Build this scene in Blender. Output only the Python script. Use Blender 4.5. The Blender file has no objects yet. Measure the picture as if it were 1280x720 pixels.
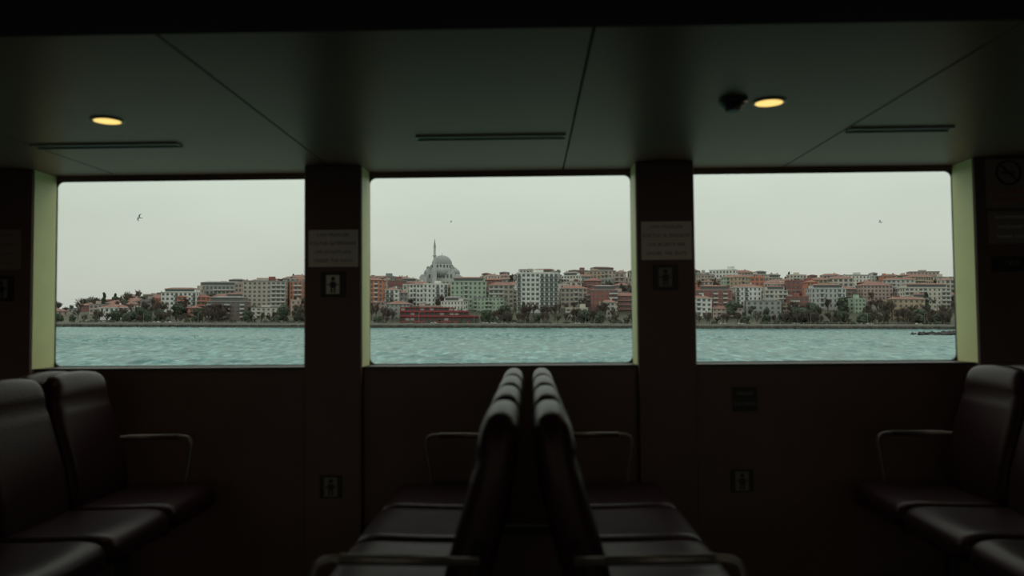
import bpy, bmesh, math, random
import numpy as np
from mathutils import Vector, Matrix
random.seed(7); np.random.seed(7)
S = bpy.context.scene
COL = S.collection
CAMZ = 1.2

# ------------------------------------------------------------------ materials
def nmat(name, col, rough=0.6, metal=0.0, spec=0.5, var=0.0, vscale=8.0, bump=0.0, bscale=60.0, emit=None, estr=0.0, tint=None):
    m = bpy.data.materials.new(name); m.use_nodes = True
    nt = m.node_tree; b = nt.nodes['Principled BSDF']
    b.inputs['Base Color'].default_value = (*col, 1)
    b.inputs['Roughness'].default_value = rough
    b.inputs['Metallic'].default_value = metal
    b.inputs['Specular IOR Level'].default_value = spec
    if tint: b.inputs['Specular Tint'].default_value = (*tint, 1)
    tc = nt.nodes.new('ShaderNodeTexCoord')
    if var > 0:
        n = nt.nodes.new('ShaderNodeTexNoise'); n.inputs['Scale'].default_value = vscale
        n.inputs['Detail'].default_value = 5
        nt.links.new(tc.outputs['Object'], n.inputs['Vector'])
        r = nt.nodes.new('ShaderNodeValToRGB')
        r.color_ramp.elements[0].position = 0.3; r.color_ramp.elements[1].position = 0.7
        r.color_ramp.elements[0].color = (*[c*(1-var) for c in col], 1)
        r.color_ramp.elements[1].color = (*[min(1, c*(1+var)) for c in col], 1)
        nt.links.new(n.outputs['Fac'], r.inputs['Fac'])
        nt.links.new(r.outputs['Color'], b.inputs['Base Color'])
    if bump > 0:
        n2 = nt.nodes.new('ShaderNodeTexNoise'); n2.inputs['Scale'].default_value = bscale
        nt.links.new(tc.outputs['Object'], n2.inputs['Vector'])
        bp = nt.nodes.new('ShaderNodeBump'); bp.inputs['Strength'].default_value = bump
        bp.inputs['Distance'].default_value = 0.01
        nt.links.new(n2.outputs['Fac'], bp.inputs['Height'])
        nt.links.new(bp.outputs['Normal'], b.inputs['Normal'])
    if emit:
        b.inputs['Emission Color'].default_value = (*emit, 1)
        b.inputs['Emission Strength'].default_value = estr
    return m

# ceiling: warm grey laminate, diffuse plus a weak satin sheen
M_ceil = bpy.data.materials.new('ceiling_panel_laminate'); M_ceil.use_nodes = True
nt = M_ceil.node_tree; nt.nodes.clear()
o = nt.nodes.new('ShaderNodeOutputMaterial'); mx = nt.nodes.new('ShaderNodeMixShader')
df = nt.nodes.new('ShaderNodeBsdfDiffuse'); gs = nt.nodes.new('ShaderNodeBsdfGlossy')
gs.inputs['Color'].default_value = (1.0,0.74,0.64,1); gs.inputs['Roughness'].default_value = 0.40
tc = nt.nodes.new('ShaderNodeTexCoord'); nz = nt.nodes.new('ShaderNodeTexNoise'); nz.inputs['Scale'].default_value = 3
cr = nt.nodes.new('ShaderNodeValToRGB')
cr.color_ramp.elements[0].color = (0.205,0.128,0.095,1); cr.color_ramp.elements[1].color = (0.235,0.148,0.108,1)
lw = nt.nodes.new('ShaderNodeFresnel'); lw.inputs['IOR'].default_value = 1.38
ml = nt.nodes.new('ShaderNodeMath'); ml.operation='MULTIPLY'; ml.inputs[1].default_value = 0.85
nt.links.new(tc.outputs['Object'], nz.inputs['Vector']); nt.links.new(nz.outputs['Fac'], cr.inputs['Fac']); nt.links.new(cr.outputs[0], df.inputs['Color'])
nt.links.new(lw.outputs[0], ml.inputs[0]); nt.links.new(ml.outputs[0], mx.inputs[0])
nt.links.new(df.outputs[0], mx.inputs[1]); nt.links.new(gs.outputs[0], mx.inputs[2]); nt.links.new(mx.outputs[0], o.inputs[0])

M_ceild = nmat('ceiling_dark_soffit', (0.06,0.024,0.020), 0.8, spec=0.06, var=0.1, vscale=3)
M_seam = nmat('black_joint', (0.008,0.008,0.008), 0.8)
M_wall = nmat('brown_wall_laminate', (0.165,0.103,0.088), 0.5, spec=0.28, var=0.08, vscale=5, bump=0.05)
M_wallback = nmat('cabin_dark_wall', (0.06,0.040,0.034), 0.7, var=0.1, vscale=3)
M_jamb = nmat('cream_lit_reveal', (0.78,0.79,0.38), 0.5, var=0.04)  # pale against the brown pillar faces: window light put into the colour
M_gasket = nmat('window_gasket_rubber', (0.05,0.05,0.045), 0.6)
M_sill = nmat('sill_laminate', (0.06,0.045,0.035), 0.55)
M_floor = nmat('floor_vinyl', (0.028,0.020,0.018), 0.5, var=0.2, vscale=20)
M_leather = nmat('maroon_leather', (0.028,0.0105,0.0115), 0.37, spec=0.22, var=0.15, vscale=10, bump=0.12, bscale=120, tint=(1.0,0.85,0.8))
M_metal = nmat('brushed_steel', (0.24,0.21,0.185), 0.45, metal=0.7)
M_dmetal = nmat('dark_steel_frame', (0.07,0.06,0.055), 0.5, metal=0.6)
M_signw = nmat('sign_offwhite', (0.80,0.79,0.68), 0.5, var=0.05)
M_signdark = nmat('sign_black', (0.015,0.014,0.013), 0.5)
M_signink = nmat('sign_ink', (0.14,0.13,0.12), 0.6)
M_signgrey = nmat('sign_brown_plate', (0.30,0.23,0.20), 0.5)
M_red = nmat('sign_red', (0.45,0.05,0.04), 0.5)
M_icon = nmat('icon_pale', (0.80,0.80,0.70), 0.5)
M_icond = nmat('icon_grey', (0.22,0.20,0.17), 0.5)
M_lampring = nmat('lamp_ring', (0.35,0.25,0.12), 0.4, metal=0.5)
M_lamp = nmat('warm_lamp_diffuser', (0.9,0.7,0.3), 0.5, emit=(1.0,0.68,0.20), estr=1.2)
M_det = nmat('detector_plastic', (0.06,0.056,0.052), 0.5)
M_vent = nmat('vent_aluminium', (0.50,0.42,0.34), 0.45, metal=0.2)

gl = bpy.data.materials.new('window_glass'); gl.use_nodes = True
nt = gl.node_tree; nt.nodes.clear()
o = nt.nodes.new('ShaderNodeOutputMaterial')
tr = nt.nodes.new('ShaderNodeBsdfTransparent')
tr.inputs['Color'].default_value = (0.955,0.98,0.945,1)
nt.links.new(tr.outputs[0], o.inputs[0])
M_glass = gl

# ------------------------------------------------------------------ helpers
def obj_from_bm(bm, name, mats, smooth=False, parent=None):
    me = bpy.data.meshes.new(name); bm.to_mesh(me); bm.free()
    for m in (mats if isinstance(mats, (list,tuple)) else [mats]): me.materials.append(m)
    if smooth:
        me.polygons.foreach_set('use_smooth', [True]*len(me.polygons))
    ob = bpy.data.objects.new(name, me); COL.objects.link(ob)
    if parent: ob.parent = parent
    return ob

def empty(name, loc=(0,0,0)):
    e = bpy.data.objects.new(name, None); e.empty_display_size = 0.2; e.location = loc
    COL.objects.link(e); return e

def bm_box(bm, x0,x1,y0,y1,z0,z1, mi=0, bev=0.0):
    vs = [bm.verts.new(p) for p in [(x0,y0,z0),(x1,y0,z0),(x1,y1,z0),(x0,y1,z0),(x0,y0,z1),(x1,y0,z1),(x1,y1,z1),(x0,y1,z1)]]
    fs = []
    for idx in [(0,3,2,1),(4,5,6,7),(0,1,5,4),(1,2,6,5),(2,3,7,6),(3,0,4,7)]:
        f = bm.faces.new([vs[i] for i in idx]); f.material_index = mi; fs.append(f)
    if bev > 0:
        es = list({e for f in fs for e in f.edges})
        r = bmesh.ops.bevel(bm, geom=es, offset=bev, segments=2, affect='EDGES', profile=0.5)
        for f in r['faces']: f.material_index = mi

def box(name, x0,x1,y0,y1,z0,z1, mat, bev=0.0, parent=None):
    bm = bmesh.new(); bm_box(bm, x0,x1,y0,y1,z0,z1, 0, bev)
    return obj_from_bm(bm, name, mat, parent=parent)

def bm_cyl(bm, c, r1, r2, h, seg=24, mi=0, axis='Z'):
    rot = Matrix.Identity(4)
    if axis == 'Y': rot = Matrix.Rotation(math.radians(90), 4, 'X')
    if axis == 'X': rot = Matrix.Rotation(math.radians(90), 4, 'Y')
    r = bmesh.ops.create_cone(bm, cap_ends=True, segments=seg, radius1=r1, radius2=r2, depth=h, matrix=Matrix.Translation(c) @ rot)
    for f in {f for v in r['verts'] for f in v.link_faces}: f.material_index = mi

def bm_tube(bm, pts, r, seg=10, mi=0, closed=False):
    pts = [Vector(p) for p in pts]; n = len(pts); rings = []
    for i,p in enumerate(pts):
        if closed: t = pts[(i+1)%n]-pts[i-1]
        else: t = pts[min(i+1,n-1)]-pts[max(i-1,0)]
        t.normalize()
        up = Vector((0,1,0)) if abs(t.y) < 0.9 else Vector((0,0,1))
        a = t.cross(up).normalized(); b = t.cross(a).normalized()
        rings.append([bm.verts.new(p + a*r*math.cos(2*math.pi*k/seg) + b*r*math.sin(2*math.pi*k/seg)) for k in range(seg)])
    m = n if closed else n-1
    for i in range(m):
        A = rings[i]; B = rings[(i+1)%n]
        for k in range(seg):
            f = bm.faces.new([A[k],A[(k+1)%seg],B[(k+1)%seg],B[k]]); f.material_index = mi; f.smooth = True
    if not closed:
        bm.faces.new(rings[0]).material_index = mi; bm.faces.new(list(reversed(rings[-1]))).material_index = mi

def fillet(pts, r, n=6):
    out = [Vector(pts[0])]
    for i in range(1,len(pts)-1):
        p = Vector(pts[i]); a = (Vector(pts[i-1])-p); b = (Vector(pts[i+1])-p)
        rr = min(r, a.length*0.49, b.length*0.49); a.normalize(); b.normalize()
        p0 = p+a*rr; p1 = p+b*rr
        for k in range(n+1):
            t = k/n; out.append(p0*(1-t)**2 + p*2*t*(1-t) + p1*t*t)
    out.append(Vector(pts[-1])); return out

def rounded_pad(bm, hx, hy, hz, r, deform, cuts=13, mi=0):
    b2 = bmesh.new()
    bmesh.ops.create_cube(b2, size=2.0)
    bmesh.ops.subdivide_edges(b2, edges=b2.edges[:], cuts=cuts, use_grid_fill=True)
    vmap = {}
    for v in b2.verts:
        q = [math.copysign(abs(c)**0.6, c) for c in v.co]
        q = Vector((q[0]*hx, q[1]*hy, q[2]*hz))
        p = Vector([max(-h+r, min(h-r, c)) for c,h in zip(q,(hx,hy,hz))])
        d = q-p
        if d.length > 1e-9: p = p + d.normalized()*r
        vmap[v.index] = bm.verts.new(deform(p))
    for f in b2.faces:
        nf = bm.faces.new([vmap[v.index] for v in f.verts]); nf.smooth = True; nf.material_index = mi
    b2.free()

# ------------------------------------------------------------------ cabin shell
D_PIL, D_LIN, D_OUT, D_HULL = 3.75, 3.80, 3.94, 3.956
ZC, ZTOP, ZBOT = 1.94, 1.915, 0.985
XL, XR, YB = -4.3, 4.2, -2.7
openings = [(-3.92,-2.66),(-2.372,-1.062),(-0.795,0.506),(0.7725,2.076),(2.45,3.73)]

box('floor', XL-0.1, XR+0.1, YB-0.1, D_HULL, -0.08, 0.0, M_floor)
box('wall_left', XL-0.1, XL, YB, D_HULL, 0.0, 2.1, M_wallback)
box('wall_right', XR, XR+0.1, YB, D_HULL, 0.0, 2.1, M_wallback)
bm = bmesh.new()
bm_box(bm, XL, XR, YB-0.1, YB, 0.0, ZBOT); bm_box(bm, XL, XR, YB-0.1, YB, 1.80, 2.1)
piers = [XL]+[v for o_ in openings for v in o_]+[XR]
for i in range(0,len(piers),2): bm_box(bm, piers[i], piers[i+1], YB-0.1, YB, ZBOT, 1.80)
obj_from_bm(bm,'wall_back',M_wallback)

bm = bmesh.new()
bm_box(bm, XL, XR, D_OUT, D_HULL, 0.0, ZBOT)
bm_box(bm, XL, XR, D_OUT, D_HULL, ZTOP, 2.1)
for i in range(0,len(piers),2):
    bm_box(bm, piers[i], piers[i+1], D_OUT, D_HULL, ZBOT, ZTOP)
for i in range(len(piers)-1):
    bm_box(bm, piers[i]+0.002, piers[i+1]-0.002, D_LIN, D_OUT, 0.0, ZBOT-0.012)
obj_from_bm(bm, 'wall_front', M_wall)

for i in range(0,len(piers),2):
    b_ = bmesh.new()
    bm_box(b_, piers[i], piers[i+1], D_PIL, D_OUT-0.002, 0.0, ZC-0.001, 0, 0.004)
    obj_from_bm(b_, 'wall_pillar', M_wall)
t = 1
for (a,b) in openings:
    for xs in ((a, a+0.004),(b-0.004, b)):
        box('trim_%d'%t, xs[0], xs[1], D_PIL+0.012, D_OUT-0.001, ZBOT, ZC-0.002, M_jamb); t += 1  # strip on the pillar side, coloured as its window-lit face
    box('trim_%d'%t, a+0.004, b-0.004, D_LIN-0.012, D_OUT-0.001, ZBOT-0.012, ZBOT, M_sill); t += 1

def window(i, a, b, yy, ztop):
    e = empty('window_%d'%i, ((a+b)/2, yy, (ztop+ZBOT)/2))
    w = b-a; h = ztop-ZBOT; m = 0.004; r = 0.032
    bm = bmesh.new()
    N = 8; inner = []; outer = []
    for (cx,cz,a0) in [(1,1,0),(-1,1,90),(-1,-1,180),(1,-1,270)]:
        for k in range(N+1):
            an = math.radians(a0+90*k/N)
            inner.append(((w/2-m-r)*cx+r*math.cos(an), (h/2-m-r)*cz+r*math.sin(an)))
            outer.append((cx*w/2, cz*h/2))
    out2 = []
    for (x,z) in inner:
        s = max(abs(x)/(w/2), abs(z)/(h/2)); out2.append((x/s, z/s))
    for q in range(4): out2[q*(N+1)+N//2] = outer[q*(N+1)]
    def ring(pts,y): return [bm.verts.new((x,y,z)) for x,z in pts]
    i0=ring(inner,-0.006); i1=ring(inner,0.006); o0=ring(out2,-0.006); o1=ring(out2,0.006)
    n=len(inner)
    for k in range(n):
        j=(k+1)%n
        bm.faces.new([o0[k],o0[j],i0[j],i0[k]]); bm.faces.new([i0[k],i0[j],i1[j],i1[k]])
        bm.faces.new([o1[j],o1[k],i1[k],i1[j]]); bm.faces.new([o0[j],o0[k],o1[k],o1[j]])
    obj_from_bm(bm,'frame',M_gasket,parent=e)
    bm = bmesh.new()
    vs=[bm.verts.new(p) for p in [(-w/2+.003,0.002,-h/2+.003),(w/2-.003,0.002,-h/2+.003),(w/2-.003,0.002,h/2-.003),(-w/2+.003,0.002,h/2-.003)]]
    bm.faces.new(vs); obj_from_bm(bm,'pane',M_glass,parent=e)
for i,(a,b) in enumerate(openings):
    window(i+1,a,b,D_OUT+0.007,ZTOP); window(i+6,a,b,YB-0.05,1.80)

# ceiling
bm = bmesh.new()
YS = 1.855
seams = [XL,-3.17,-2.06,-0.95,0.17,1.25,2.36,3.5,XR]
for i in range(len(seams)-1):
    bm_box(bm, seams[i]+0.0035, seams[i+1]-0.0035, YS+0.005, D_OUT, ZC, ZC+0.02, 0, 0.0015)
bm_box(bm, XL, XR, YS, D_HULL, ZC+0.022, 2.12, 2)
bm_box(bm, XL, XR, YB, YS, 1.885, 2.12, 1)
obj_from_bm(bm, 'ceiling', [M_ceil, M_ceild, M_seam])

def downlight(x,y,z,power):
    e = empty('ceiling_downlight', (x,y,z))
    bm = bmesh.new()
    pts=[(0.046,-0.006),(0.052,-0.007),(0.058,-0.004),(0.06,0.0)]
    seg=40; rings=[[bm.verts.new((r*math.cos(2*math.pi*k/seg), r*math.sin(2*math.pi*k/seg), zz)) for k in range(seg)] for r,zz in pts]
    for A,B in zip(rings,rings[1:]):
        for k in range(seg): bm.faces.new([A[k],B[k],B[(k+1)%seg],A[(k+1)%seg]])
    obj_from_bm(bm,'rim',M_lampring,True,e)
    bm = bmesh.new(); bm_cyl(bm,(0,0,-0.003),0.047,0.047,0.005,40)
    obj_from_bm(bm,'diffuser',M_lamp,False,e)
    ld = bpy.data.lights.new('lamp_glow','AREA'); ld.shape='DISK'; ld.size=0.09; ld.energy=power; ld.color=(1.0,0.72,0.50)
    lo = bpy.data.objects.new('lamp_glow',ld); COL.objects.link(lo); lo.parent=e; lo.location=(0,0,-0.009)
for x in (-1.53,0.825):
    downlight(x,2.85 if x<0 else 2.73,ZC,0.33); downlight(x,0.3,1.885,0.5); downlight(x,-1.7,1.885,0.5)  # last two pairs are out of view, added as warm fill

e = empty('smoke_detector', (0.695,2.70,ZC))
bm = bmesh.new(); bm_cyl(bm,(0,0,-0.008),0.045,0.050,0.016,32)
bm_cyl(bm,(0,0,-0.022),0.030,0.042,0.012,32); bm_cyl(bm,(0,0,-0.036),0.020,0.022,0.008,24)
for k in range(8):
    a=k*math.pi/4; bm_cyl(bm,(0.024*math.cos(a),0.024*math.sin(a),-0.030),0.003,0.003,0.018,6)
obj_from_bm(bm,'housing',M_det,False,e)

def vent(x0,x1,y):
    e = empty('ceiling_air_vent', ((x0+x1)/2,y,ZC)); h=(x1-x0)/2
    bm = bmesh.new()
    bm_box(bm,-h,h,-0.03,-0.021,-0.009,0.0); bm_box(bm,-h,h,0.021,0.03,-0.012,0.0)
    bm_box(bm,-h,-h+0.01,-0.021,0.021,-0.007,0.0); bm_box(bm,h-0.01,h,-0.021,0.021,-0.007,0.0)
    bm_box(bm,-h+0.01,h-0.01,-0.003,0.003,-0.006,-0.001)
    obj_from_bm(bm,'frame',M_vent,False,e)
    bm = bmesh.new(); bm_box(bm,-h+0.01,h-0.01,-0.021,0.021,-0.001,-0.0002)
    obj_from_bm(bm,'slot',M_seam,False,e)
vent(-0.45,0.15,3.19); vent(-2.05,-1.44,3.25); vent(1.26,1.66,3.15)

# ------------------------------------------------------------------ seats
def seat_row(cx):
    e = empty('passenger_seat_row', (cx,0,0))
    y0, pitch, n = 1.745, 0.455, 4
    k = 1
    for sgn in (-1,1):
        for i in range(n):
            yc = y0+pitch*(i+0.5)
            bm = bmesh.new()
            def dback(p, sgn=sgn, yc=yc):
                z = 0.722+p.z; tt = (p.z+0.265)/0.53
                s = 0.058+(0.985-z)*0.185 + 0.008*math.sin(tt*math.pi*2.0)
                th = 1.0-0.15*max(0,tt-0.80)/0.20
                if p.x>0: s += 0.006*math.sin(min(1,tt/0.75)*math.pi)
                wd = 1.0-0.14*max(0,(tt-0.6)/0.4)**2
                g = math.exp(-((tt-0.80)/0.022)**2)*0.009
                off = p.x*th
                if abs(p.x)>0.03: off -= g*math.copysign(1,p.x)
                crown = 0.016*(1-(p.y/0.215)**2)*max(0,(tt-0.8)/0.2)
                return Vector((sgn*(s+off), yc+p.y*wd, z+crown-0.004))
            rounded_pad(bm, 0.050, 0.214, 0.265, 0.046, dback, 17)
            obj_from_bm(bm,'backrest_%d'%k,M_leather,True,e)
            bm = bmesh.new()
            def dc(p, sgn=sgn, yc=yc):
                s = 0.36+p.x; z = 0.435+p.z
                tt=(p.x+0.225)/0.45
                z += -0.014*math.sin(min(1,max(0,tt))*math.pi)*(1-(p.y/0.22)**2) if p.z>0 else 0
                z += -0.02*max(0,(tt-0.75)/0.25)**2 + 0.012*tt
                return Vector((sgn*s, yc+p.y, z))
            rounded_pad(bm, 0.228, 0.220, 0.048, 0.040, dc, 13)
            obj_from_bm(bm,'cushion_%d'%k,M_leather,True,e)
            k += 1
    bm = bmesh.new()
    for y in (y0-0.016, y0+pitch*n+0.016):
        for sgn in (-1,1):
            P = fillet([(sgn*0.10,y,0.685),(sgn*0.463,y,0.69),(sgn*0.435,y,0.50),(sgn*0.42,y,0.37)],0.05)
            bm_tube(bm,P,0.0095,12)
            bm_tube(bm,[(sgn*0.17,y,0.687),(sgn*0.40,y,0.690)],0.0125,12)
    obj_from_bm(bm,'armrests',M_metal,True,e)
    bm = bmesh.new()
    for sgn in (-1,1):
        bm_box(bm,min(sgn*0.2,sgn*0.24),max(sgn*0.2,sgn*0.24),y0-0.02,y0+pitch*n+0.02,0.33,0.375)
        bm_box(bm,min(sgn*0.42,sgn*0.45),max(sgn*0.42,sgn*0.45),y0-0.02,y0+pitch*n+0.02,0.345,0.38)
    for y in (y0+0.2, y0+pitch*n-0.2):
        bm_box(bm,-0.45,0.45,y-0.02,y+0.02,0.31,0.345)
        for sgn in (-1,1):
            bm_box(bm,sgn*0.26-0.022,sgn*0.26+0.022,y-0.022,y+0.022,0.012,0.31)
            bm_box(bm,sgn*0.26-0.06,sgn*0.26+0.06,y-0.05,y+0.05,0.0,0.012)
    for y in [y0+pitch*i for i in range(n+1)]:
        for sgn in (-1,1):
            bm_tube(bm,[(sgn*0.22,y,0.36),(sgn*0.13,y,0.45),(sgn*0.105,y,0.72)],0.010,8)
    obj_from_bm(bm,'frame',M_dmetal,False,e)
for cx in (-1.98,-0.011,1.985): seat_row(cx)

# ------------------------------------------------------------------ signs
def text_mesh(body, size, x, z, mat, parent, y):
    cu = bpy.data.curves.new('txt','FONT'); cu.body = body; cu.size = size; cu.align_x='CENTER'; cu.extrude=0.0004
    cu.resolution_u = 3
    ob = bpy.data.objects.new('tmp',cu); COL.objects.link(ob)
    bpy.context.view_layer.update()
    me = bpy.data.meshes.new_from_object(ob.evaluated_get(bpy.context.evaluated_depsgraph_get()))
    bpy.data.objects.remove(ob)
    me.materials.clear(); me.materials.append(mat)
    o2 = bpy.data.objects.new('lettering',me); COL.objects.link(o2); o2.parent = parent
    o2.rotation_euler=(math.radians(90),0,0); o2.location=(x,y,z); return o2

def plaque(name, x, z, w, h, wally, mat, lines=(), ink=None, size=0.02):
    e = empty(name,(x,wally,z)); 
    box('plate',-w/2,w/2,-0.006,-0.0005,-h/2,h/2,mat,0.0015,e)
    n=len(lines)
    for i,l in enumerate(lines):
        text_mesh(l,size,0,h/2-(i+0.75)*h/(n+0.3),ink or M_signink,e,-0.0068)
    return e
def icon_plate(name,x,z,wally,s=0.118,mat=None):
    e = empty(name,(x,wally,z))
    box('plate',-s/2,s/2,-0.006,-0.0005,-s/2,s/2,M_signdark,0.0015,e)
    bm = bmesh.new()
    bm_box(bm,-0.032,0.030,-0.0075,-0.0062,-0.045,0.043)
    obj_from_bm(bm,'pictogram_field',mat or M_icon,False,e)
    bm = bmesh.new()
    bm_cyl(bm,(0,-0.008,0.026),0.010,0.010,0.001,16,0,'Y')
    bm_box(bm,-0.013,0.013,-0.0085,-0.0076,-0.016,0.013); bm_box(bm,-0.011,-0.003,-0.0085,-0.0076,-0.04,-0.016)
    bm_box(bm,0.003,0.011,-0.0085,-0.0076,-0.04,-0.016); bm_box(bm,-0.026,0.026,-0.0095,-0.0086,-0.004,0.002)
    obj_from_bm(bm,'pictogram_figure',M_signdark,False,e)
W = D_PIL
L4 = ['CAN YELEKLERI','KOLTUK ALTINDADIR','LIFE JACKETS ARE','UNDER THE SEATS']
plaque('life_jacket_notice',-0.925,1.545,0.235,0.175,W,M_signw,L4,size=0.022)
plaque('life_jacket_notice',0.642,1.565,0.235,0.18,W,M_signw,L4,size=0.022)
plaque('life_jacket_notice',-2.52,1.555,0.20,0.19,W,M_signgrey,L4,size=0.018)
icon_plate('life_jacket_sign',-0.925,1.375,W); icon_plate('life_jacket_sign',0.635,1.395,W,mat=M_icond); icon_plate('life_jacket_sign',-2.51,1.37,W,mat=M_icond)
e = empty('no_smoking_sign',(2.23,W,1.83))
box('plate',-0.105,0.105,-0.006,-0.0005,-0.13,0.10,M_signgrey,0.002,e)
bm = bmesh.new()
bm_tube(bm,[(0.055*math.cos(a*math.pi/16),-0.0075,0.035+0.055*math.sin(a*math.pi/16)) for a in range(32)],0.005,6,0,True)
bm_tube(bm,[(-0.039,-0.0075,0.074),(0.039,-0.0075,-0.004)],0.0045,6)
bm_box(bm,-0.035,0.03,-0.0072,-0.0062,0.030,0.040)
obj_from_bm(bm,'symbol',M_signdark,False,e)
text_mesh('SIGARA',0.04,0,-0.065,M_red,e,-0.0068); text_mesh('ICILMEZ',0.038,0,-0.105,M_red,e,-0.0068)
plaque('passenger_notice',2.23,1.61,0.20,0.15,W,M_signgrey,['NO SMOKING','ON BOARD','THANK YOU'],M_signw,0.022)
plaque('exit_notice',2.23,1.44,0.18,0.07,W,M_signdark,['CIKIS'],M_signgrey,0.03)
plaque('safety_label',1.005,0.82,0.115,0.11,D_LIN,M_signdark,['DIKKAT','CAUTION'],M_signgrey,0.022)
icon_plate('life_jacket_sign',0.985,0.44,D_LIN,0.105,M_icond); icon_plate('life_jacket_sign',-0.935,0.43,D_PIL,0.105,M_icond)

# ================================================================== EXTERIOR
EXT = []
WZ = CAMZ-5.1
PROM = -1.6
xs = np.arange(-430,431,0.8)
ys = np.concatenate([np.arange(8,60,4.0), np.geomspace(60,482.4,400)])
X,Y = np.meshgrid(xs,ys)
Z = np.zeros_like(X)
rng = np.random.RandomState(3)
for k in range(60):
    lam = 1.8*(7.0/1.8)**(k/59.0)*(0.85+0.3*rng.rand())
    th = rng.normal(math.radians(65), 0.9); amp = 0.0088*lam**0.7
    kx = 2*math.pi/lam*math.cos(th); ky = 2*math.pi/lam*math.sin(th)
    Z += amp*np.sin(kx*X+ky*Y+rng.rand()*6.28+1.5*np.sin(X*0.05*rng.rand()+Y*0.03*rng.rand()))
gust = 0.75+0.35*np.sin(X*0.023+1.3)*np.sin(Y*0.031+X*0.007)
Z = Z*gust; Z = np.clip(Z + 0.5*np.maximum(Z,0)**1.5, -0.5, 0.5) + WZ
nx,ny = len(xs),len(ys)
co = np.stack([X.ravel(),Y.ravel(),Z.ravel()],1)
ii = (np.arange(ny-1)[:,None]*nx+np.arange(nx-1)[None,:]).ravel()
faces = np.stack([ii,ii+1,ii+nx+1,ii+nx],1)
me = bpy.data.meshes.new('sea_water')
me.vertices.add(len(co)); me.vertices.foreach_set('co',co.ravel().astype(np.float32))
me.loops.add(faces.size); me.loops.foreach_set('vertex_index',faces.ravel().astype(np.int32))
me.polygons.add(len(faces)); me.polygons.foreach_set('loop_start',(np.arange(len(faces))*4).astype(np.int32))
me.polygons.foreach_set('use_smooth',np.ones(len(faces),dtype=bool))
me.update(); me.validate()
mw = bpy.data.materials.new('bosphorus_water'); mw.use_nodes=True; nt=mw.node_tree; b=nt.nodes['Principled BSDF']
b.inputs['Roughness'].default_value=0.28; b.inputs['Specular IOR Level'].default_value=0.18
tc=nt.nodes.new('ShaderNodeTexCoord'); mp=nt.nodes.new('ShaderNodeMapping'); mp.inputs['Scale'].default_value=(0.6,0.10,1)
nz=nt.nodes.new('ShaderNodeTexNoise'); nz.inputs['Scale'].default_value=1.0; nz.inputs['Detail'].default_value=8; nz.inputs['Roughness'].default_value=0.76
nt.links.new(tc.outputs['Object'],mp.inputs['Vector']); nt.links.new(mp.outputs[0],nz.inputs['Vector'])
cr=nt.nodes.new('ShaderNodeValToRGB'); cr.color_ramp.elements[0].position=0.39; cr.color_ramp.elements[0].color=(0.016,0.095,0.090,1)
cr.color_ramp.elements[1].position=0.63; cr.color_ramp.elements[1].color=(0.22,0.43,0.39,1)
el=cr.color_ramp.elements.new(0.52); el.color=(0.055,0.205,0.190,1)
nt.links.new(nz.outputs['Fac'],cr.inputs['Fac']); nt.links.new(cr.outputs[0],b.inputs['Base Color'])
me.materials.append(mw)
ob=bpy.data.objects.new('sea_water',me); COL.objects.link(ob); EXT.append(ob)

SKx=np.array([-900,-662,-587,-552,-502,-442,-402,-362,-312,-202,-162,-102,-62,-12,98,208,288,388,458,538,618,900])
SKe=np.array([6,10,17,23,31,41,46,52,57,60,57,56,60,65,65,66,63,59,62,65,63,58])
def sky_el(x,y): return float(np.interp(x/y*1000,SKx,SKe))
def terr(x,y):
    t=min(1,max(0,(y-510)/180)); top=sky_el(x,690)*0.69+CAMZ-9
    top=max(top,2)
    return PROM+(top-PROM)*(0.25*t+0.75*t**0.8 if t>0 else 0) + (1.2*math.sin(x*0.05)*math.sin(y*0.04))*t
bm=bmesh.new(); gx=list(range(-560,561,10)); gy=[486,498,510]+list(range(522,900,12)); g={}
for j,y in enumerate(gy):
    for i,x in enumerate(gx):
        z=terr(x,y) if y<700 else terr(x,y)-(y-700)*0.08
        g[i,j]=bm.verts.new((x,y,z))
for j in range(len(gy)-1):
    for i in range(len(gx)-1): bm.faces.new([g[i,j],g[i+1,j],g[i+1,j+1],g[i,j+1]]).smooth=True
M_ter=nmat('hillside_scrub',(0.095,0.10,0.068),0.95,var=0.4,vscale=0.08)
EXT.append(obj_from_bm(bm,'hillside_ground',M_ter))

M_stone=nmat('seawall_stone',(0.10,0.088,0.072),0.9,var=0.4,vscale=0.3)
M_cope=nmat('seawall_coping',(0.29,0.27,0.23),0.9,var=0.2,vscale=0.3)
bm=bmesh.new(); bm_box(bm,-560,560,483,486.5,WZ-2,-2.2)
bm_box(bm,-560,560,482.7,487,-2.2,-1.75,1)
bm_box(bm,-560,560,487,487.3,-1.75,-0.9,1)
for x in range(-556,556,5): bm_box(bm,x,x+1.4,482.4,483,WZ-1,-2.2)
for x in range(-556,556,7): bm_box(bm,x,x+0.25,487,487.25,-0.9,-0.1,1)
bm_box(bm,-560,560,487.05,487.2,-0.2,-0.1,1)
EXT.append(obj_from_bm(bm,'seawall',[M_stone,M_cope]))

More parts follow.
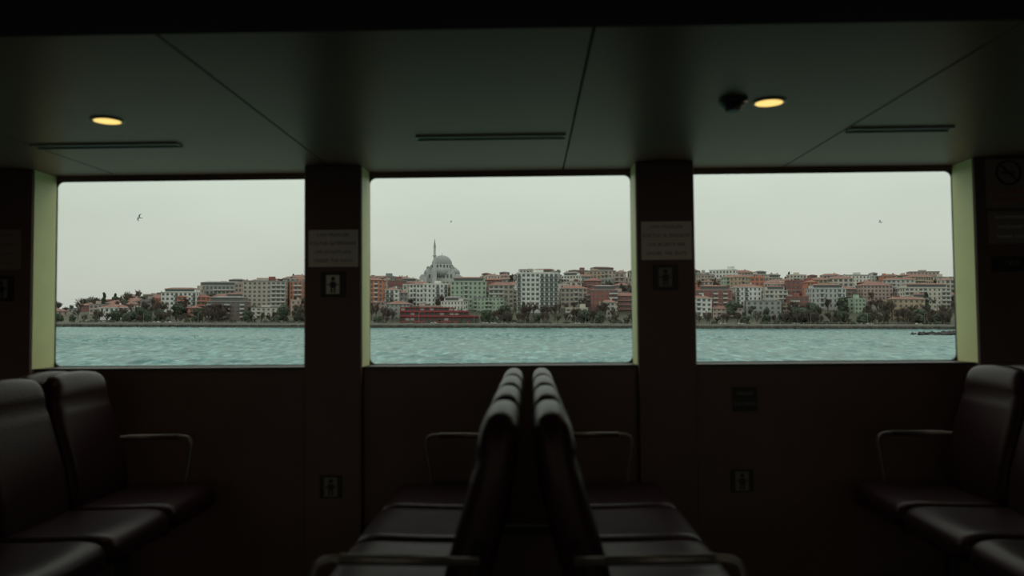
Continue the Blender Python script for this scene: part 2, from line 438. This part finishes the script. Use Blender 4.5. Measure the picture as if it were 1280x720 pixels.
pal=[('white',(0.66,0.66,0.61)),('cream',(0.54,0.50,0.43)),('beige',(0.43,0.38,0.32)),('grey',(0.34,0.345,0.325)),
     ('pale_green',(0.37,0.46,0.35)),('pink',(0.44,0.34,0.30)),('brick',(0.28,0.125,0.108)),('brown',(0.19,0.15,0.13)),
     ('ochre',(0.43,0.34,0.24)),('orange',(0.50,0.20,0.13)),('slate',(0.24,0.25,0.24)),('lightgrey',(0.47,0.48,0.45))]
BM=[nmat('facade_'+n,c,0.9,var=0.10,vscale=0.25) for n,c in pal]  # facade colours greyed and lifted: distance haze put into the paint
iC={n:i for i,(n,c) in enumerate(pal)}
BM+= [nmat('roof_tile',(0.26,0.14,0.11),0.9,var=0.25,vscale=0.4), nmat('roof_flat',(0.24,0.235,0.22),0.9,var=0.2,vscale=0.3),
      nmat('facade_glass',(0.105,0.115,0.11),0.5), nmat('balcony_white',(0.50,0.50,0.47),0.8), nmat('restaurant_red',(0.29,0.05,0.055),0.7),
      nmat('lead_dome',(0.29,0.31,0.30),0.7,var=0.1,vscale=0.3)]  # roof and window tones muted too, haze mixed into their colour
TILE,FLAT,GLS,BAL,RRED,LEAD=[len(pal)+k for k in range(6)]

class MB:
    def __init__(s): s.v=[]; s.f=[]; s.m=[]
    def box(s,T,x0,x1,y0,y1,z0,z1,mi):
        n=len(s.v)
        for p in [(x0,y0,z0),(x1,y0,z0),(x1,y1,z0),(x0,y1,z0),(x0,y0,z1),(x1,y0,z1),(x1,y1,z1),(x0,y1,z1)]: s.v.append(T@Vector(p))
        for q in [(0,3,2,1),(4,5,6,7),(0,1,5,4),(1,2,6,5),(2,3,7,6),(3,0,4,7)]: s.f.append([n+i for i in q]); s.m.append(mi)
    def hip(s,T,w,d,z,h,mi):
        n=len(s.v); r=min(w,d)/2*0.9
        P=[(-w/2,-d/2,z),(w/2,-d/2,z),(w/2,d/2,z),(-w/2,d/2,z)]
        if w>d: P+=[(-w/2+r,0,z+h),(w/2-r,0,z+h)]; F=[(0,1,5,4),(1,2,5),(2,3,4,5),(3,0,4)]
        else: P+=[(0,-d/2+r,z+h),(0,d/2-r,z+h)]; F=[(0,1,4),(1,2,5,4),(2,3,5),(3,0,4,5)]
        for p in P: s.v.append(T@Vector(p))
        for q in F+[(3,2,1,0)]: s.f.append([n+i for i in q]); s.m.append(mi)
    def obj(s,name):
        me=bpy.data.meshes.new(name); me.from_pydata([tuple(v) for v in s.v],[],s.f)
        for m in BM: me.materials.append(m)
        me.polygons.foreach_set('material_index',s.m); me.update()
        ob=bpy.data.objects.new(name,me); COL.objects.link(ob)
        return ob

def building(mb,x,y,z0,w,d,h,mi,roof='flat',yaw=0,under=14,balc=None,accent=None,colw=None):
    T=Matrix.Translation((x,y,z0))@Matrix.Rotation(yaw,4,'Z')
    mb.box(T,-w/2,w/2,-d/2,d/2,-under,h,mi)
    fl=max(1,int(round(h/3.0))); fh=h/fl
    nc=max(2,int(round(w/(colw or random.uniform(2.4,3.8))))); cw=w/nc
    if balc is None: balc=random.random()<0.55
    bc=set()
    if balc:
        for c in range(nc):
            if random.random()<0.45: bc.add(c)
    wf=random.choice((0.35,0.42,0.5,0.6))
    for f in range(-1 if under>6 else 0,fl):
        zb=f*fh
        for c in range(nc):
            cx=-w/2+(c+0.5)*cw
            ww=cw*(0.62 if c in bc else wf)
            mb.box(T,cx-ww/2,cx+ww/2,-d/2-0.06,-d/2+0.02,zb+(0.35 if c in bc else 0.95),zb+fh*0.84,GLS)
            if c in bc and f>=0:
                mb.box(T,cx-cw*0.46,cx+cw*0.46,-d/2-1.2,-d/2,zb-0.05,zb+0.12,BAL)
                mb.box(T,cx-cw*0.46,cx+cw*0.46,-d/2-1.2,-d/2-1.1,zb+0.12,zb+0.95,accent if accent is not None else mi)
        nd=max(1,int(d/3.6))
        for c in range(nd):
            cy=-d/2+(c+0.5)*d/nd
            for sx in (-1,1):
                mb.box(T,min(sx*w/2,sx*(w/2+0.06)),max(sx*w/2,sx*(w/2+0.06)),cy-0.7,cy+0.7,zb+0.95,zb+fh*0.84,GLS)
        if f>0 and random.random()<0.6: mb.box(T,-w/2-0.12,w/2+0.12,-d/2-0.12,d/2+0.12,zb-0.1,zb+0.08,BAL if random.random()<0.3 else mi)
    if roof=='hip':
        mb.box(T,-w/2-0.5,w/2+0.5,-d/2-0.5,d/2+0.5,h-0.1,h+0.15,mi)
        mb.hip(T,w+1.0,d+1.0,h+0.15,min(w,d)*0.2,TILE)
        mb.box(T,w*0.15,w*0.15+0.9,-0.5,0.4,h+0.5,h+min(w,d)*0.2+0.9,mi)
    elif roof=='attic':
        mb.box(T,-w/2-0.3,w/2+0.3,-d/2-0.3,d/2+0.3,h-0.05,h+0.2,BAL)
        mb.box(T,-w/2+1.5,w/2-1.5,-d/2+1.8,d/2-1,h+0.2,h+2.5,mi)
        mb.box(T,-w/2+2.2,w/2-2.2,-d/2+1.72,-d/2+1.85,h+0.7,h+2.1,GLS)
        mb.hip(T,w-2.2,d-2.0,h+2.5,1.0,TILE if random.random()<0.5 else FLAT)
    else:
        mb.box(T,-w/2-0.15,w/2+0.15,-d/2-0.15,d/2+0.15,h,h+0.7,FLAT if random.random()<0.5 else mi)
        q=random.uniform(-0.3,0.2)
        mb.box(T,w*q,w*(q+0.25),-1.5,1.5,h+0.7,h+random.uniform(1.6,3.2),mi)

mb=MB(); rowy=[530,548,566,584,602,620,640,662,686]
names=['white','cream','cream','beige','beige','beige','grey','grey','pale_green','pink','pink','brick','brick','brown','ochre','slate','lightgrey','white','orange']
for ri,ry in enumerate(rowy):
    x=-0.72*ry
    while x<0.72*ry:
        w=random.choice((7,9,11,13,16,20))*random.uniform(0.9,1.15); d=random.uniform(8,11); y=ry+random.uniform(-4,4)
        cx=x+w/2; tz=terr(cx,y)
        h=random.choice((5,6,8,9,9,12)) if ri<2 else random.choice((5,7,8,9,11,13,16))
        if cx/ry*1000<-420: h=random.choice((5,6,6,8,9))
        roof=random.choice(('hip','hip','hip','flat','flat','attic'))
        lim=sky_el(cx,y)*y/1000+CAMZ-random.uniform(0,4.5)-(2.4 if roof!='flat' else 1.2)
        h=min(h,lim-tz)
        mosq = -98<cx<-48 and ry>=580
        if h>3 and not mosq and random.random()<(0.45 if ri<2 else 0.8):
            building(mb,cx,y,tz,w,d,h,iC[random.choice(names)],roof,random.uniform(-0.5,0.5),8)
        x+=w+random.uniform(0.5,9)
EXT.append(mb.obj('hillside_town'))

spec=[(-544,-512,17,520,'white','hip'),(-512,-487,15,522,'cream','flat'),(-466,-420,38,545,'white','attic'),
 (-407,-358,27,518,'brown','attic'),(-420,-362,46,572,'grey','attic'),(-362,-307,50,540,'beige','flat'),(-303,-286,50,545,'orange','flat'),
 (-202,-184,52,560,'orange','hip'),(-182,-164,40,540,'white','hip'),(-160,-136,46,560,'cream','attic'),(-134,-102,47,556,'white','flat'),(-100,-54,52,548,'pale_green','attic'),
 (-52,-20,46,545,'beige','hip'),(-17,36,61,536,'white','flat'),(38,72,42,550,'beige','hip'),(76,110,42,534,'brick','attic'),
 (209,252,42,534,'brick','attic'),(255,288,44,538,'white','hip'),(291,320,42,532,'cream','attic'),
 (322,346,32,522,'brick','flat'),(348,392,44,548,'lightgrey','attic'),(463,520,45,550,'cream','attic')]
for b0,b1,el_,D,c,roof in spec:
    m2=MB(); x0,x1=b0*D/1000,b1*D/1000; y=D+5; zt=CAMZ+el_*D/1000
    z0=terr((x0+x1)/2,y); h=zt-z0-(1.5 if roof=='hip' else 2.4 if roof=='attic' else 1.5)
    building(m2,0,0,0,x1-x0-0.6,11,h,iC[c],roof,0,6,balc=True,accent=(GLS if c=='white' else BAL),colw=3.1)
    ob=m2.obj('apartment_building'); ob.location=((x0+x1)/2,y,z0); EXT.append(ob)

m2=MB(); T=Matrix.Identity(4); w=50
m2.box(T,-w/2,w/2,0,10,-3,3.3,iC['brown']); m2.box(T,-w/2,w/2-6,1,10,3.3,6.3,iC['brown']); m2.box(T,-w/2,w/2-16,2,10,6.3,9.0,iC['brown'])
for z,(a,b_),y0 in ((-0.3,(-w/2,w/2),-1.5),(3.2,(-w/2,w/2),-1.5),(6.2,(-w/2,w/2-6),-0.5),(9.0,(-w/2,w/2-16),0.8)):
    m2.box(T,a,b_,y0,y0+11,z,z+0.3,RRED)
    if z<8: m2.box(T,a,b_,y0,y0+0.15,z+0.3,z+0.95,RRED)
for z,(a,b_),y0 in ((0.0,(-w/2,w/2),-0.1),(3.5,(-w/2,w/2-6),0.9),(6.5,(-w/2,w/2-16),1.9)):
    n=int((b_-a)/3)
    for k in range(n+1):
        xx=a+(b_-a-0.3)*k/n; m2.box(T,xx,xx+0.4,y0-1.2,y0-0.95,z,z+2.7,RRED)
        if k<n: m2.box(T,xx+0.5,xx+(b_-a)/n-0.2,y0-0.05,y0+0.05,z+0.9,z+2.5,random.choice((GLS,GLS,BAL)))
ob=m2.obj('red_terrace_restaurant'); ob.location=(-113*0.51,507,PROM+1.3); EXT.append(ob)

# mosque
e=empty('mosque',(-67.6,612,32.6)); EXT.append(e)
bm=bmesh.new()
def dome(bm,c,r,hscale,mi,seg=32):
    rr=bmesh.ops.create_uvsphere(bm,u_segments=seg,v_segments=16,radius=r,matrix=Matrix.Translation(c)@Matrix.Diagonal((1,1,hscale,1)))
    for f in {f for v in rr['verts'] for f in v.link_faces}: f.material_index=mi; f.smooth=True
bm_box(bm,-12,12,-12,12,-16,5.0,0)
bm_box(bm,-9.6,9.6,-9.6,9.6,5.0,8.5,0)
bm_cyl(bm,(0,0,10),9.7,9.3,3.4,32,0)
for k in range(20):
    a=k*math.pi/10; bm_cyl(bm,(9.45*math.cos(a),9.45*math.sin(a),10),0.7,0.7,2.2,6,2)
dome(bm,(0,0,11.5),9.0,0.90,1)
bm_cyl(bm,(0,0,20.6),0.25,0.05,2.4,8,1)
for sx,sy in ((0,-1),(0,1),(-1,0),(1,0)):
    dome(bm,(sx*9.6,sy*9.6,4.6),6.2,0.7,1,24)
for sx in (-1,1):
    for sy in (-1,1):
        bm_cyl(bm,(sx*10.5,sy*10.5,6.2),1.7,1.6,4.4,12,0); dome(bm,(sx*10.5,sy*10.5,8.4),1.7,0.9,1,16)
        dome(bm,(sx*14.5,sy*11,1.2),3.0,0.7,1,16); bm_box(bm,sx*14.5-3.2,sx*14.5+3.2,sy*11-3.2,sy*11+3.2,-16,1.3,0)
for k in range(-3,4):
    for zz in (-6,0): bm_box(bm,k*3.1-0.8,k*3.1+0.8,-12.1,-11.9,zz,zz+3,2)
for v in bm.verts: v.co = Vector((v.co.x*0.88, v.co.y*0.88, v.co.z*0.92 if v.co.z>0 else v.co.z))
obj_from_bm(bm,'prayer_hall',[BM[iC['lightgrey']],BM[LEAD],BM[GLS]],parent=e)
bm=bmesh.new()
bm_box(bm,-1.5,1.5,-1.5,1.5,-16,6,0); bm_cyl(bm,(0,0,12),1.0,0.9,12,16,0); bm_cyl(bm,(0,0,18),1.4,1.5,0.9,16,0)
bm_cyl(bm,(0,0,21),0.85,0.8,6,16,0); bm_cyl(bm,(0,0,24.3),1.0,0.95,0.6,16,0); bm_cyl(bm,(0,0,27.6),0.95,0.08,6.2,16,1)
mo=obj_from_bm(bm,'minaret',[BM[iC['lightgrey']],BM[LEAD]],parent=e); mo.location=(-3.8,-15.5,-1.6)

# ---- trees
M_bark=nmat('bare_branches',(0.125,0.102,0.08),0.95,var=0.3,vscale=0.5)  # branch colour lifted a little to carry the haze
M_ever=nmat('evergreen_foliage',(0.065,0.08,0.052),0.95,var=0.4,vscale=0.6)
def bare_tree_mesh(seed):
    rnd=random.Random(seed); V=[];F=[]
    def seg(p,q,r0,r1):
        d=(q-p).normalized(); a=d.cross(Vector((0.3,1,0.1))).normalized(); b=d.cross(a); n=len(V)
        for P,r in ((p,r0),(q,r1)):
            for k in range(3):
                an=k*2.094; V.append(P+a*r*math.cos(an)+b*r*math.sin(an))
        for k in range(3): F.append([n+k,n+(k+1)%3,n+3+(k+1)%3,n+3+k])
    def grow(p,d,l,r,lev):
        q=p+d*l; seg(p,q,r,r*0.7)
        if lev==0: return
        for k in range(5 if lev>2 else 4 if lev>1 else 5):
            nd=(d+Vector((rnd.uniform(-1,1),rnd.uniform(-1,1),rnd.uniform(-0.1,0.7)))*0.62).normalized()
            grow(p+d*l*rnd.uniform(0.35,1),nd,l*rnd.uniform(0.58,0.80),max(r*0.5,0.045),lev-1)
    grow(Vector((0,0,0)),Vector((0,0,1)),3.0,0.26,4)
    me=bpy.data.meshes.new('bare_tree'); me.from_pydata([tuple(v) for v in V],[],F); me.materials.append(M_bark); return me
TM=[bare_tree_mesh(s) for s in range(5)]
def ever_mesh(seed,kind):
    rnd=random.Random(seed); bm=bmesh.new()
    for k in range(16):
        a=rnd.uniform(0,6.28)
        if kind==1: rr=0.2; z=1+k*0.5; r=1.2*(1-k/17)+0.25
        elif kind==2: rr=rnd.uniform(0,2.6); z=rnd.uniform(0.3,1.8); r=rnd.uniform(0.7,1.2)
        else: rr=rnd.uniform(0,1.9); z=rnd.uniform(1.8,6.2)-rr*0.4; r=rnd.uniform(0.8,1.5)
        bmesh.ops.create_icosphere(bm,subdivisions=3,radius=r,matrix=Matrix.Translation((rr*math.cos(a),rr*math.sin(a),z)))
    for v in bm.verts: v.co+=Vector((rnd.uniform(-1,1),rnd.uniform(-1,1),rnd.uniform(-1,1)))*0.3
    bm_cyl(bm,(0,0,1.0),0.3,0.2,2.4,6)
    me=bpy.data.meshes.new('evergreen'); bm.to_mesh(me); bm.free(); me.materials.append(M_ever); return me
EM=[ever_mesh(1,0),ever_mesh(2,0),ever_mesh(3,1)]
BUSH=[ever_mesh(4,2),ever_mesh(5,2)]
def put_tree(par,me,x,y,s,k):
    o2=bpy.data.objects.new('tree_%d'%k,me); COL.objects.link(o2); o2.parent=par
    o2.location=(x,y,terr(x,y)-0.3); o2.scale=(s,s,s*random.uniform(0.85,1.15)); o2.rotation_euler=(0,0,random.uniform(0,6))
tp=empty('shoreline_trees'); EXT.append(tp)
x=-370; k=0
while x<370:
    clear = -86<x<-30
    me=random.choice(TM) if random.random()<0.82 else random.choice(EM[:2])
    s=random.uniform(0.7,1.4)*(0.5 if clear else 1)
    y=random.uniform(494,504) if not clear else random.uniform(494,499)
    put_tree(tp,me,x,y,s,k); k+=1
    if random.random()<0.5: put_tree(tp,random.choice(BUSH),x+random.uniform(-3,3),random.uniform(494,502),random.uniform(0.6,1.1),k); k+=1
    x+=random.uniform(1.5,7.0) if not clear else random.uniform(5,13)
for cx,n_ in ((88,16),(40,10),(-10,10),(-100,6),(-150,14),(215,12),(180,16),(-250,12),(250,10),(300,10),(-205,12)):
    for j in range(n_):
        put_tree(tp,random.choice(TM+TM+EM[:2]),cx+random.gauss(0,9),random.uniform(503,520),random.uniform(1.1,1.9),k); k+=1
ht=empty('hillside_trees'); EXT.append(ht)
for j in range(620):
    y=random.uniform(522,695); x=random.uniform(-0.68,0.66)*y; me=random.choice(TM+TM+EM+EM)
    if -96<x<-48 and y>575: continue
    put_tree(ht,me,x,y,random.uniform(0.9,1.7)*(0.7 if y>640 else 1),j)

M_car=[nmat('car_white',(0.5,0.5,0.48),0.4),nmat('car_dark',(0.05,0.05,0.055),0.4),nmat('car_grey',(0.25,0.26,0.27),0.4)]
M_cg=nmat('car_glass',(0.03,0.035,0.04),0.3); M_ty=nmat('tyre',(0.02,0.02,0.02),0.8)
def car(x,y,mat):
    e=empty('parked_car',(x,y,PROM)); EXT.append(e)
    prof=[(-2.1,0.35),(2.1,0.35),(2.15,0.8),(1.3,0.95),(0.6,1.5),(-1.2,1.5),(-1.9,1.0),(-2.15,0.9)]
    bm=bmesh.new(); A=[bm.verts.new((p[0],-0.85,p[1])) for p in prof]; B=[bm.verts.new((p[0],0.85,p[1])) for p in prof]
    bm.faces.new(A); bm.faces.new(B[::-1])
    for i in range(8): bm.faces.new([A[i],B[i],B[(i+1)%8],A[(i+1)%8]])
    obj_from_bm(bm,'body',mat,parent=e)
    bm=bmesh.new(); bm_box(bm,-1.1,0.5,-0.87,0.87,1.0,1.4); obj_from_bm(bm,'side_windows',M_cg,parent=e)
    bm=bmesh.new()
    for xx in (-1.3,1.3):
        for yy in (-0.8,0.8): bm_cyl(bm,(xx,yy,0.33),0.33,0.33,0.22,14,0,'Y')
    obj_from_bm(bm,'wheels',M_ty,parent=e)
for b_ in (-540,-470,-455,-330,-320,-150,-120,-55,-45,-32,-20,20,60,72,130,240,262,330,342,420,468,480):
    car(b_*0.4905,490.0,random.choice(M_car+[M_car[0]]))
M_pole=nmat('lamp_pole_paint',(0.25,0.25,0.24),0.6)
for x in range(-340,341,34):
    bm=bmesh.new(); bm_cyl(bm,(0,0,3.5),0.11,0.07,7,8); bm_tube(bm,[(0,0,6.9),(0.5,0,7.3),(1.4,0,7.3)],0.06,6); bm_box(bm,1.2,1.9,-0.15,0.15,7.2,7.35)
    ob=obj_from_bm(bm,'street_lamp',M_pole); ob.location=(x,488.3,PROM); EXT.append(ob)

M_rock=nmat('breakwater_rock',(0.055,0.05,0.045),0.9,var=0.4,vscale=0.8)
bm=bmesh.new(); rnd=random.Random(5)
for k in range(260):
    tt=rnd.random(); x=138+60*tt; y=290+rnd.uniform(-5,5); hh=max(0,1-abs(y-290)/7)*(0.4+1.2*min(1,tt*2.2))
    rr=rnd.uniform(0.6,1.2)
    r_=bmesh.ops.create_icosphere(bm,subdivisions=1,radius=rr,matrix=Matrix.Translation((x,y,WZ+hh-0.1))@Matrix.Rotation(rnd.uniform(0,3),4,(1,rnd.random(),0.5))@Matrix.Diagonal((1.3,0.9,0.7,1)))
    for v in r_['verts']: v.co+=Vector((rnd.uniform(-1,1),rnd.uniform(-1,1),rnd.uniform(-1,1)))*0.15
EXT.append(obj_from_bm(bm,'rock_breakwater',M_rock))

M_gull=nmat('gull_grey',(0.40,0.41,0.41),0.8); M_gw=nmat('gull_wingtip',(0.18,0.18,0.18),0.8)
def gull(x,y,z,yaw,roll,flap,s=1.0):
    bm=bmesh.new()
    prof=[(-0.30,0.015),(-0.22,0.04),(-0.08,0.075),(0.06,0.08),(0.16,0.055),(0.22,0.045),(0.27,0.04),(0.31,0.018),(0.36,0.004)]
    rings=[[bm.verts.new((0.85*r*math.cos(k*math.pi/5),yy,r*math.sin(k*math.pi/5)+ (0.015 if yy>0.18 else 0))) for k in range(10)] for yy,r in prof]
    for A,B in zip(rings,rings[1:]):
        for k in range(10): bm.faces.new([A[k],A[(k+1)%10],B[(k+1)%10],B[k]]).smooth=True
    tv=[bm.verts.new(p) for p in [(-0.03,-0.25,0.01),(0.03,-0.25,0.01),(0.10,-0.42,0.01),(-0.10,-0.42,0.01)]]; bm.faces.new(tv)
    for sg in (-1,1):
        st=[(0.04,0.12,-0.10,0.03),(0.22,0.17,-0.05,0.03+0.12*flap),(0.40,0.15,-0.02,0.03+0.17*flap),(0.60,0.04,-0.09,0.03+0.12*flap),(0.74,-0.09,-0.14,0.03+0.04*flap)]
        row=[[bm.verts.new((sg*a,f,z_+0.012)),bm.verts.new((sg*a,b_,z_)),bm.verts.new((sg*a,(f+b_)/2,z_-0.012))] for a,f,b_,z_ in st]
        for i,(A,B) in enumerate(zip(row,row[1:])):
            for k in range(3):
                bm.faces.new([A[k],A[(k+1)%3],B[(k+1)%3],B[k]]).material_index=1 if i==3 else 0
    ob=obj_from_bm(bm,'flying_seagull',[M_gull,M_gw]); ob.location=(x,y,z); ob.rotation_euler=(0,roll,yaw); ob.scale=(s,s,s); EXT.append(ob)
gull(-54.5,110,15.3,2.4,0.7,0.9); gull(54.4,125,16.5,1.2,-0.5,1.2); gull(-22.8,230,29.5,2.0,0.4,1.0); gull(-59,140,-2.1,1.0,0.2,1.5)

bpy.context.view_layer.update()
R=Matrix.Translation((0,0,CAMZ))@Matrix.Rotation(math.radians(0.62),4,'Y')@Matrix.Translation((0,0,-CAMZ))
for ob in EXT: ob.matrix_world = R @ ob.matrix_world

# ------------------------------------------------------------------ world (overcast)
w=bpy.data.worlds.new('overcast_sky'); S.world=w; w.use_nodes=True; nt=w.node_tree
bg=nt.nodes['Background']; tc=nt.nodes.new('ShaderNodeTexCoord'); sp=nt.nodes.new('ShaderNodeSeparateXYZ')
nt.links.new(tc.outputs['Generated'],sp.inputs[0])
cr=nt.nodes.new('ShaderNodeValToRGB'); E=cr.color_ramp.elements
E[0].position=0.0; E[0].color=(0.20,0.24,0.22,1)
E[1].position=1.0; E[1].color=(1.0,1.0,0.98,1)
for p,c in ((0.49,(0.20,0.24,0.22)),(0.50,(0.52,0.53,0.48)),(0.53,(0.56,0.59,0.53)),(0.58,(0.615,0.68,0.605)),(0.70,(0.8,0.85,0.8))):
    q=E.new(p); q.color=(*c,1)
ma=nt.nodes.new('ShaderNodeMath'); ma.operation='MULTIPLY_ADD'; ma.inputs[1].default_value=0.5; ma.inputs[2].default_value=0.5
nt.links.new(sp.outputs['Z'],ma.inputs[0]); nt.links.new(ma.outputs[0],cr.inputs['Fac'])
nz=nt.nodes.new('ShaderNodeTexNoise'); nz.inputs['Scale'].default_value=2.2; nz.inputs['Detail'].default_value=3
mp=nt.nodes.new('ShaderNodeMapping'); mp.inputs['Scale'].default_value=(1,1,3)
nt.links.new(tc.outputs['Generated'],mp.inputs[0]); nt.links.new(mp.outputs[0],nz.inputs['Vector'])
mr=nt.nodes.new('ShaderNodeMapRange'); mr.inputs[1].default_value=0.3; mr.inputs[2].default_value=0.7; mr.inputs[3].default_value=0.93; mr.inputs[4].default_value=1.05
nt.links.new(nz.outputs['Fac'],mr.inputs[0])
vm=nt.nodes.new('ShaderNodeVectorMath'); vm.operation='SCALE'
nt.links.new(cr.outputs[0],vm.inputs[0]); nt.links.new(mr.outputs[0],vm.inputs['Scale']); nt.links.new(vm.outputs[0],bg.inputs['Color'])
bg.inputs['Strength'].default_value=1.0

# ------------------------------------------------------------------ camera
cd=bpy.data.cameras.new('camera'); cam=bpy.data.objects.new('camera',cd); COL.objects.link(cam)
cd.sensor_width=36; cd.lens=28.125; cd.clip_end=3000; cd.clip_start=0.05
cd.dof.use_dof=True; cd.dof.focus_distance=250; cd.dof.aperture_fstop=2.7
cam.matrix_world=Matrix.Translation((0,0,CAMZ))@Matrix.Rotation(math.atan(0.022),4,'Z')@Matrix.Rotation(math.radians(90)+math.atan(0.040),4,'X')@Matrix.Rotation(math.radians(-0.48),4,'Z')
S.camera=cam
S.view_settings.view_transform='Standard'
